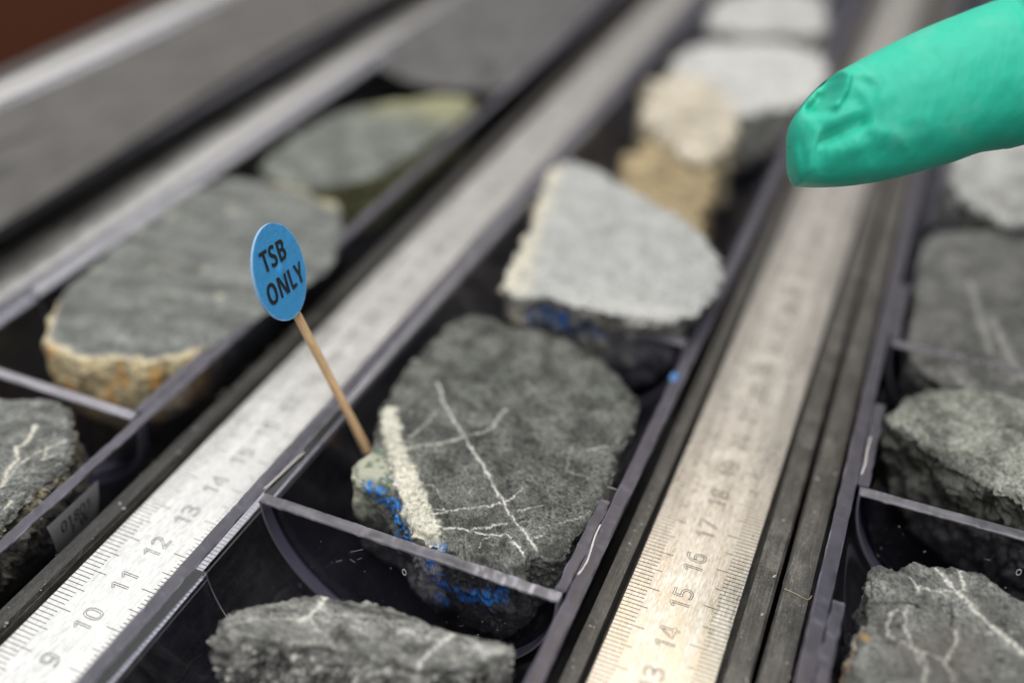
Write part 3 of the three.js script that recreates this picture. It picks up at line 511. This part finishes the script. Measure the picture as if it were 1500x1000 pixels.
makeRock('long smooth grey core half at the far left', {
  c: CENTRE[0], sd: 5.1, h: 1.0, ns: 300, nt: 30, nb: 30, rag: 0.05, topR: 0.02, side: 0.08, edge: 0.06, mid: [-14.0, 34],
  outline: [[-16.6, 12], [-14.3, 11.6], [-11.2, 12], [-11.0, 34], [-11.1, 62], [-14.3, 63], [-16.7, 62], [-16.8, 34]],
  color: (u, y, v, s) => mottle(u * 0.5, y, v * 0.5, 5.1, 0.10, [1.04, 1, 0.96], 0.22),
});

// two equal, perpendicular directions that are seen as the given picture vectors (px) at (ox, oy) off the view axis
function solveLabel() {
  const ox = (410 - 750) / F, oy = -(398 - 500) / F, a = (zr) => [33 - ox * zr, 25 - oy * zr, zr], b = (zu) => [-20.8 - ox * zu, 66.5 - oy * zu, zu], dot = (p, q) => p[0] * q[0] + p[1] * q[1] + p[2] * q[2];
  let best = 1e9, r = null;
  for (let zr = -90; zr < -20; zr += 0.5) for (let zu = -60; zu < 60; zu += 0.5) { const p = a(zr), q = b(zu), e = Math.abs(dot(p, q)) + Math.abs(dot(p, p) - dot(q, q)); if (e < best) { best = e; r = [p, q]; } }
  return r;
}
// ---------------------------------------------------------------- flag: round blue paper label on a wooden toothpick
{
  const K = 20.4, centre = atDepth(410, 398, K), r = 0.985;
  const cam = (a, b, c) => new THREE.Vector3().addScaledVector(RIGHT, a).addScaledVector(UP, b).addScaledVector(BACK, c);
  const ORI = solveLabel(), R = cam(...ORI[0]).normalize(), U0 = cam(...ORI[1]), U = U0.addScaledVector(R, -U0.dot(R)).normalize(), N = R.clone().cross(U);
  const t = thing('label_flag', 'round blue paper label reading TSB ONLY on a wooden toothpick', 'flag', 0, 0, 0);
  t.position.set(centre.x * S, centre.y * S, -centre.z * S);
  t.quaternion.setFromRotationMatrix(new THREE.Matrix4().makeBasis(R, U, N));           // R, U, N are already world axes (z up the lens)
  // the stick in the label's own axes
  const w = (v3) => new THREE.Vector3(v3.x, v3.y, -v3.z), top = new THREE.Vector3(0.02, -0.02, 0);
  let bd = 20; while (bd < 24 && w(atDepth(546, 660, bd)).sub(w(centre)).dot(N) > -0.06) bd += 0.01;
  const baseW = w(atDepth(546, 660, bd)).sub(w(centre)), base = new THREE.Vector3(baseW.dot(R), baseW.dot(U), baseW.dot(N));
  const dir = base.clone().sub(top), L = dir.length(); dir.normalize();
  const bump = (x, y) => 0.03 * Math.exp(-((x - 0.03) ** 2 + (y - 0.02) ** 2) / 0.018) + 0.016 * Math.exp(-((x * dir.y - y * dir.x) ** 2) / 0.006) * sm(0.05, -0.3, y) + 0.014 * fbm(x * 1.8, y * 1.8, 3, 3) + 0.004 * n3(x * 9, y * 9, 4);
  const nr = 46, na = 120, pos = [], idx = [], col = [];
  const make = (z0, front) => {
    const b = pos.length / 3; pos.push(0, 0, z0 + bump(0, 0));
    for (let j = 1; j <= nr; j++) for (let i = 0; i < na; i++) { const q = r * j / nr, a = i / na * Math.PI * 2, x = q * Math.cos(a), y = q * Math.sin(a); pos.push(x, y, z0 + (front ? 1 : -1) * Math.abs(bump(x, y))); }
    for (let i = 0; i < na; i++) idx.push(...(front ? [b, b + 1 + i, b + 1 + (i + 1) % na] : [b, b + 1 + (i + 1) % na, b + 1 + i]));
    for (let j = 0; j < nr - 1; j++) for (let i = 0; i < na; i++) { const p = b + 1 + j * na + i, q = b + 1 + j * na + (i + 1) % na; idx.push(...(front ? [p, p + na, q, q, p + na, q + na] : [p, q, p + na, q, q + na, p + na])); }
    return b + 1 + (nr - 1) * na;
  };
  const f = make(0.012, true), k = make(-0.03, false);
  for (let i = 0; i < na; i++) { const a = f + i, b = f + (i + 1) % na, c = k + i, d = k + (i + 1) % na; idx.push(a, c, b, b, c, d); }
  const g = new THREE.BufferGeometry(); g.setAttribute('position', new THREE.Float32BufferAttribute(pos, 3)); g.setIndex(idx);
  tint(g, (x, y, z) => { const e = sm(r - 0.03, r - 0.008, Math.hypot(x, y) + 0.012 * n3(x * 9, y * 9, 1)) * 0.45, q = 1 + 0.16 * n3(x * 24, y * 24, 2) + 0.10 * n3(x * 48, y * 48, 9) + 0.10 * fbm(x * 4, y * 4, 5, 3); return [mix(0.042 * q, 0.5, e), mix(0.30 * q, 0.62, e), mix(0.64 * q, 0.78, e)]; });
  part('paper_label', toCreasedNormals(g, 0.9), M.paper, t);
  // printing
  const word = (s, x, y, size, sx) => {
    const shapes = fontBold.generateShapes(s, size), q = new THREE.ShapeGeometry(shapes, 6); q.computeBoundingBox(); const bb = q.boundingBox; q.translate(-(bb.min.x + bb.max.x) / 2, 0, 0).scale(sx, 1, 1).translate(x, y, 0);
    const p = q.attributes.position; for (let i = 0; i < p.count; i++) p.setZ(i, 0.026 + Math.abs(bump(p.getX(i), p.getY(i)))); q.computeVertexNormals(); return q;
  };
  part('lettering', mergeGeometries([word('TSB', -0.10, 0.17, 0.42, 1.02), word('ONLY', 0.04, -0.47, 0.42, 1.0)]), M.ink, t);
  // toothpick
  const st = new THREE.CylinderGeometry(0.09, 0.105, L, 14, 80).translate(0, -L / 2, 0), p = st.attributes.position;
  for (let i = 0; i < p.count; i++) { const s = -p.getY(i) / L, k2 = (s < 0.12 ? mix(0.3, 1, s / 0.12) : 1) * (1 + 0.05 * n3(p.getX(i) * 20, p.getY(i) * 1.5, p.getZ(i) * 20)); p.setX(i, p.getX(i) * k2); p.setZ(i, p.getZ(i) * k2); }
  st.computeVertexNormals();
  tint(st, (x, y, z) => { const q = 1 + 0.45 * fbm(x * 30, y * 1.6, z * 30, 3) - 0.35 * sm(0.25, 0.6, fbm(x * 22, y * 2.4, z * 22 + 4, 2)); return [0.80 * q, 0.54 * q, 0.30 * q]; });
  st.applyQuaternion(new THREE.Quaternion().setFromUnitVectors(new THREE.Vector3(0, -1, 0), dir)).translate(top.x, top.y, -0.13);
  part('toothpick', st, M.wood, t);
}

// ---------------------------------------------------------------- gloved hand: the pointing finger comes in from the right
{
  const D = 19.6, cm = D / F;                                          // one photograph pixel at the finger's distance
  const t = new THREE.Group(); t.name = numbered('gloved_hand');
  const o = atDepth(1300, 165, D); t.position.set(o.x * S, o.y * S, -o.z * S); t.quaternion.copy(camera.quaternion); scene.add(t);
  t.userData = { label: 'hand in a green rubber glove pointing a finger over the ruler', category: 'hand' };
  const ax = [0.945, -0.327], nx = [0.327, 0.945], T = [1160, 228];
  const toSN = ([a, b]) => [(a - T[0]) * ax[0] + (b - T[1]) * ax[1], (a - T[0]) * nx[0] + (b - T[1]) * nx[1]];
  const topL = [[1155.5, 215], [1156, 200], [1160, 182], [1171, 160], [1188, 138], [1210, 118], [1245, 97], [1290, 73], [1330, 53], [1390, 28], [1440, 9], [1482, -5], [1560, -40], [1640, -75], [1740, -120]].map(toSN);
  const botL = [[1156, 217], [1157, 240], [1161, 258], [1168, 269], [1182, 272], [1240, 271], [1300, 263], [1360, 248], [1400, 236], [1440, 222], [1500, 212], [1560, 192], [1640, 170], [1740, 150]].map(toSN);
  // outlines as closed curve: pair them by arc fraction rather than by station, so that the blunt tip keeps its shape
  const path = (l) => new THREE.CatmullRomCurve3(l.map(([s, n]) => new THREE.Vector3(s, n, 0)), false, 'centripetal');
  const ct = path(topL), cb = path(botL), NS = 420, NA = 140, pos = [], idx = [];
  const creases = [
    [[[1206, 124], [1204, 140], [1198, 154], [1188, 164]], -0.24, 11], [[[1194, 146], [1184, 158], [1176, 166]], -0.17, 13], [[[1217, 112], [1221, 128], [1216, 148], [1204, 168]], 0.12, 6], [[[1190, 214], [1206, 208], [1222, 201], [1238, 194]], -0.13, 8], [[[1222, 162], [1234, 168]], -0.05, 20], [[[1240, 134], [1252, 146], [1252, 160], [1240, 172]], -0.03, 9],
    [[[1184, 203], [1208, 190], [1238, 176], [1262, 164]], 0.035, 14], [[[1182, 208], [1173, 230], [1172, 258]], 0.035, 6], [[[1163, 212], [1165, 236], [1168, 262]], -0.02, 4], [[[1204, 236], [1234, 226]], 0.045, 14], [[[1216, 118], [1232, 122], [1246, 130]], 0.03, 10],
    [[[1262, 240], [1296, 240], [1330, 234]], -0.035, 16], [[[1250, 205], [1285, 216], [1310, 236]], 0.02, 9], [[[1300, 128], [1322, 118], [1330, 104]], -0.01, 9], [[[1250, 112], [1290, 96], [1300, 82]], -0.012, 9], [[[1425, 40], [1446, 32]], 0.015, 8],
    [[[1470, -14], [1474, 60], [1482, 130], [1493, 220]], 0.15, 6], [[[1456, -6], [1461, 60], [1469, 130], [1479, 222]], -0.03, 7], [[[1498, 50], [1505, 95], [1512, 140]], -0.14, 11], [[[1482, -10], [1486, 60]], -0.05, 6],
  ].map(([l, d, w]) => ({ l, d, w }));
  const relief = (a, b) => { let z = 0; for (const c of creases) { const d = lineDist2(a, b, c.l) / c.w; if (d < 3) z += c.d * Math.exp(-d * d); } return z + 0.02 * fbm(a * 0.028, b * 0.028, 2, 3) + 0.014 * ridge((a * 0.945 - b * 0.327) * 0.028, (a * 0.327 + b * 0.945) * 0.012, 4, 2) * sm(1430, 1240, a) + 0.006 * fbm(a * 0.11, b * 0.11, 5, 2) + 0.0022 * n3(a * 0.4, b * 0.4, 7); };
  function lineDist2(a, b, l) { let d = 1e9; for (let i = 0; i + 1 < l.length; i++) d = Math.min(d, segDist(a, b, l[i], l[i + 1])); return d; }
  for (let j = 0; j <= NS; j++) {
    const f = Math.pow(j / NS, 1.5), A = ct.getPointAt(f), B = cb.getPointAt(f), half = A.distanceTo(B) / 2, m = A.clone().add(B).multiplyScalar(0.5), e = A.clone().sub(B).normalize();
    const dep = half * mix(0.8, 0.92, sm(0, 0.3, f));
    for (let i = 0; i < NA; i++) {
      const a = i / NA * Math.PI * 2, cs = Math.cos(a), sn = Math.sin(a), q = 2 / mix(3.3, 2.3, sm(0.02, 0.35, f)), s = m.x + e.x * half * Math.sign(cs) * Math.abs(cs) ** q, n = m.y + e.y * half * Math.sign(cs) * Math.abs(cs) ** q, z = dep * Math.sign(sn) * Math.abs(sn) ** q;
      const X = T[0] + s * ax[0] + n * nx[0], Y = T[1] + s * ax[1] + n * nx[1];
      pos.push((X - 1300) * cm, -(Y - 165) * cm, z * cm + (z > 0 ? 1 : -0.5) * 1.5 * relief(X, Y) * sm(0, 0.2, Math.abs(sn)));
    }
  }
  for (let j = 0; j < NS; j++) for (let i = 0; i < NA; i++) { const a = j * NA + i, b = j * NA + (i + 1) % NA; idx.push(a, a + NA, b, b, a + NA, b + NA); }
  const g = new THREE.BufferGeometry(); g.setAttribute('position', new THREE.Float32BufferAttribute(pos, 3)); g.setIndex(idx); g.computeVertexNormals();
  { const p = g.attributes.position, n = g.attributes.normal; let s = 0; for (let i = 100 * NA; i < 101 * NA; i++) s += n.getZ(i) * Math.sign(p.getZ(i)); if (s < 0) { g.index.array.reverse(); g.computeVertexNormals(); } }
  // the rest of the hand, outside the picture: palm, three curled fingers, thumb and cuff as one smooth surface
  const J = (a, b, z) => [(a - 1300) * cm, -(b - 165) * cm, z];
  const bones = [[J(1640, 35, 0), J(1760, -10, 0), 1.30, 1.35], [J(1760, -10, 0), J(2080, -130, -0.6), 1.45, 1.9], [J(2060, 20, -2.2), J(2290, -120, -2.6), 1.6, 1.9], [J(2100, 60, -4.2), J(2320, -100, -3.6), 1.4, 1.8], [J(2200, -140, -1.4), J(2580, -280, -2.6), 2.2, 2.6]];
  for (const k of [0, 1, 2]) { const z = -2.1 - k * 2.0, a = 2040 + 60 * k; bones.push([J(a, 60, z), J(a - 150, 150, z), 1.05, 0.95], [J(a - 150, 150, z), J(a - 40, 240, z), 0.95, 0.85], [J(a - 40, 240, z), J(a + 70, 190, z), 0.85, 0.75]); }
  bones.push([J(2160, -20, 1.0), J(2040, 120, 1.4), 1.4, 1.15], [J(2040, 120, 1.4), J(1930, 200, 0.2), 1.1, 0.85]);
  const lo = [1e9, 1e9, 1e9], hi = [-1e9, -1e9, -1e9]; for (const [a, b, r1, r2] of bones) for (const [q, r] of [[a, r1], [b, r2]]) for (let k = 0; k < 3; k++) { lo[k] = Math.min(lo[k], q[k] - r - 0.5); hi[k] = Math.max(hi[k], q[k] + r + 0.5); }
  const size = Math.max(hi[0] - lo[0], hi[1] - lo[1], hi[2] - lo[2]), mid = [0, 1, 2].map((k) => (lo[k] + hi[k]) / 2), n = 64;
  const mc = new MarchingCubes(n, new THREE.MeshBasicMaterial(), false, false, 60000); mc.isolation = 0;
  for (let z = 0; z < n; z++) for (let y = 0; y < n; y++) for (let x = 0; x < n; x++) {
    const q = [x, y, z].map((c, k) => mid[k] + (c / (n / 2) - 1) * size / 2); let s = 0;
    for (const [a, b, r1, r2] of bones) { const d = [b[0] - a[0], b[1] - a[1], b[2] - a[2]], w = [q[0] - a[0], q[1] - a[1], q[2] - a[2]], tt = clamp((d[0] * w[0] + d[1] * w[1] + d[2] * w[2]) / (d[0] ** 2 + d[1] ** 2 + d[2] ** 2)), dd = Math.hypot(w[0] - tt * d[0], w[1] - tt * d[1], w[2] - tt * d[2]) - mix(r1, r2, tt); s += Math.exp(-dd * 6); }
    mc.field[z * n * n + y * n + x] = clamp(Math.log(s + 1e-12) / 6, -3, 3);
  }
  mc.update();
  const hg = new THREE.BufferGeometry(), pa = mc.positionArray.slice(0, mc.count * 3), hn = mc.normalArray.slice(0, mc.count * 3);
  for (let i = 0; i < mc.count; i++) for (let k = 0; k < 3; k++) pa[i * 3 + k] = mid[k] + pa[i * 3 + k] * size / 2;
  hg.setAttribute('position', new THREE.BufferAttribute(pa, 3)); hg.setAttribute('normal', new THREE.BufferAttribute(hn, 3));
  const fg = g.toNonIndexed(); part('glove', tint(mergeGeometries([fg, hg]), (x, y, z) => { const q = 1 + 0.05 * fbm(x * 7, y * 7, z * 7, 3), w = 0.14 * sm(0.0, 0.45, fbm(x * 1.3, y * 1.3, z * 1.3 + 3, 4)) + 0.03 * sm(0.3, 0.6, n3(x * 16, y * 16, z * 16)); return toward([0.022 * q, 0.47 * q, 0.325 * q], [0.25, 0.60, 0.48], w); }), M.glove, t);
}

// ---------------------------------------------------------------- small things on and beside the trays
{ // paper label stuck on the outside of the left liner
  const t = thing('paper_sticker', 'small grey paper sticker with faint writing on the left liner wall', 'sticker', CENTRE[1], HY, 12);
  const a0 = -0.10, a1 = -0.50, pos = [], idx = [], va = 11.25, vb = 12.75, N = 12;
  for (let j = 0; j <= N; j++) for (const [v, sh] of [[va, 0.25], [vb, -0.1]]) { const a = mix(a0, a1, j / N); pos.push((RO * 0.913 + 0.012) * Math.cos(a), BO * Math.sin(a), -(v - 12 + sh * (j / N))); }
  for (let j = 0; j < N; j++) idx.push(j * 2, j * 2 + 2, j * 2 + 1, j * 2 + 1, j * 2 + 2, j * 2 + 3);
  const g = new THREE.BufferGeometry(); g.setAttribute('position', new THREE.Float32BufferAttribute(pos, 3)); g.setIndex(idx); g.computeVertexNormals();
  part('paper', tint(g, () => [0.30, 0.30, 0.31]), M.paper, t);
  const q = []; for (const [s, y, x] of [['01801', 0.30, 0], ['1 W', 0.55, 0.1]]) { const w = new THREE.ShapeGeometry(font.generateShapes(s, 0.24), 3); w.computeBoundingBox(); w.translate(-w.boundingBox.max.x / 2 + x, 0, 0); q.push([w, y]); }
  part('writing', mergeGeometries(q.map(([w, y]) => { const p = w.attributes.position; for (let i = 0; i < p.count; i++) { const a = a0 - (y + 0.1 - p.getY(i)) / 2.6, r = RO * 0.913 + 0.02; p.setXYZ(i, r * Math.cos(a), (BO + 0.008) * Math.sin(a), -(p.getX(i))); } w.computeVertexNormals(); return w; })), M.ink, t);
}
{ // blue wax mark on the right rim of the middle liner, white glue beads on the sleeve
  const q = at(988, 552, HY);
  const g = new THREE.SphereGeometry(0.13, 14, 10).scale(0.9, 0.1, 1.6).translate(q[0] - CENTRE[2], BO + 0.006, -q[1]); part('blue_mark', g, M.blue, liner);
}
function bead(label, pxs, r, y, cat, name, mat, parentV) {
  const l = pxs.map(([a, b]) => { const p = at(a, b, y); return new THREE.Vector3(p[0], y, -p[1]); }), c = new THREE.CatmullRomCurve3(l), n = 60, g = new THREE.TubeGeometry(c, n, r, 7);
  const p = g.attributes.position, nn = g.attributes.normal; for (let i = 0; i < p.count; i++) { const k = r * (0.5 * fbm(p.getX(i) * 9, p.getY(i) * 9, p.getZ(i) * 9, 3) - 0.25 * (i < 8 || i > p.count - 9 ? 3 : 0)); p.setXYZ(i, p.getX(i) + nn.getX(i) * k, p.getY(i) + nn.getY(i) * k * 0.5, p.getZ(i) + nn.getZ(i) * k); }
  g.computeVertexNormals(); const o = l[0]; g.translate(-o.x, -o.y, -o.z);
  const m = part(numbered(name), g, mat, scene); m.position.set(o.x * S, o.y * S, o.z * S); m.userData = { label, category: cat }; return m;
}
bead('white bead of dried glue on the right rim by the divider corner', [[880, 768], [872, 785], [866, 805], [860, 822], [852, 835], [846, 842]], 0.02, HY + 0.01, 'glue bead', 'glue_bead', M.glue);
bead('thin white line of dried glue on the left rim by the divider', [[386, 716], [398, 706], [408, 697], [430, 676], [445, 662]], 0.018, HY + 0.01, 'glue bead', 'glue_bead', M.glue);
bead('thin white line of dried glue on the right liner rim', [[1262, 695], [1268, 680], [1270, 665], [1276, 640]], 0.02, HY + 0.01, 'glue bead', 'glue_bead', M.glue);
const straw = P({ color: new THREE.Color().setRGB(0.42, 0.36, 0.24), roughness: 0.7 });
bead('short pale straw fibre across the wide rail beside the right ruler', [[1149, 862], [1165, 869], [1184, 878], [1190, 872]], 0.009, 0.07, 'fibre', 'straw_fibre', straw);
{ // rock crumbs lying on the rails and in the liner
  const gs = []; for (let i = 0; i < 420; i++) {
    const rail = rnd() < 0.55, s = 0.008 + 0.03 * rnd() ** 4; let u, y, v = 8 + rnd() * 16;
    if (rail) { u = [mix(-0.75, -0.2, rnd()), mix(12.65, 13.0, rnd()), mix(13.2, 13.7, rnd()), mix(9.92, 10.1, rnd())][Math.floor(rnd() * 4)]; y = 0.05 + s * 0.5; } else { const a = Math.PI * (1.25 + 0.5 * rnd()); u = CENTRE[rnd() < 0.6 ? 2 : 3] + 3.3 * Math.cos(a); y = HY + 3.26 * Math.sin(a); }
    gs.push(new THREE.IcosahedronGeometry(s, 0).scale(1, 0.6, 1 + rnd()).rotateY(rnd() * 3).translate(u, y, -v));
  }
  const m = part('rock_crumbs', mergeGeometries(gs), P({ color: new THREE.Color().setRGB(0.3, 0.29, 0.27), roughness: 0.8 }), scene); m.userData = { label: 'tiny pale rock crumbs scattered on the black rails and liner floors', category: 'crumbs', kind: 'stuff' };
}
renderer.render(scene, camera);
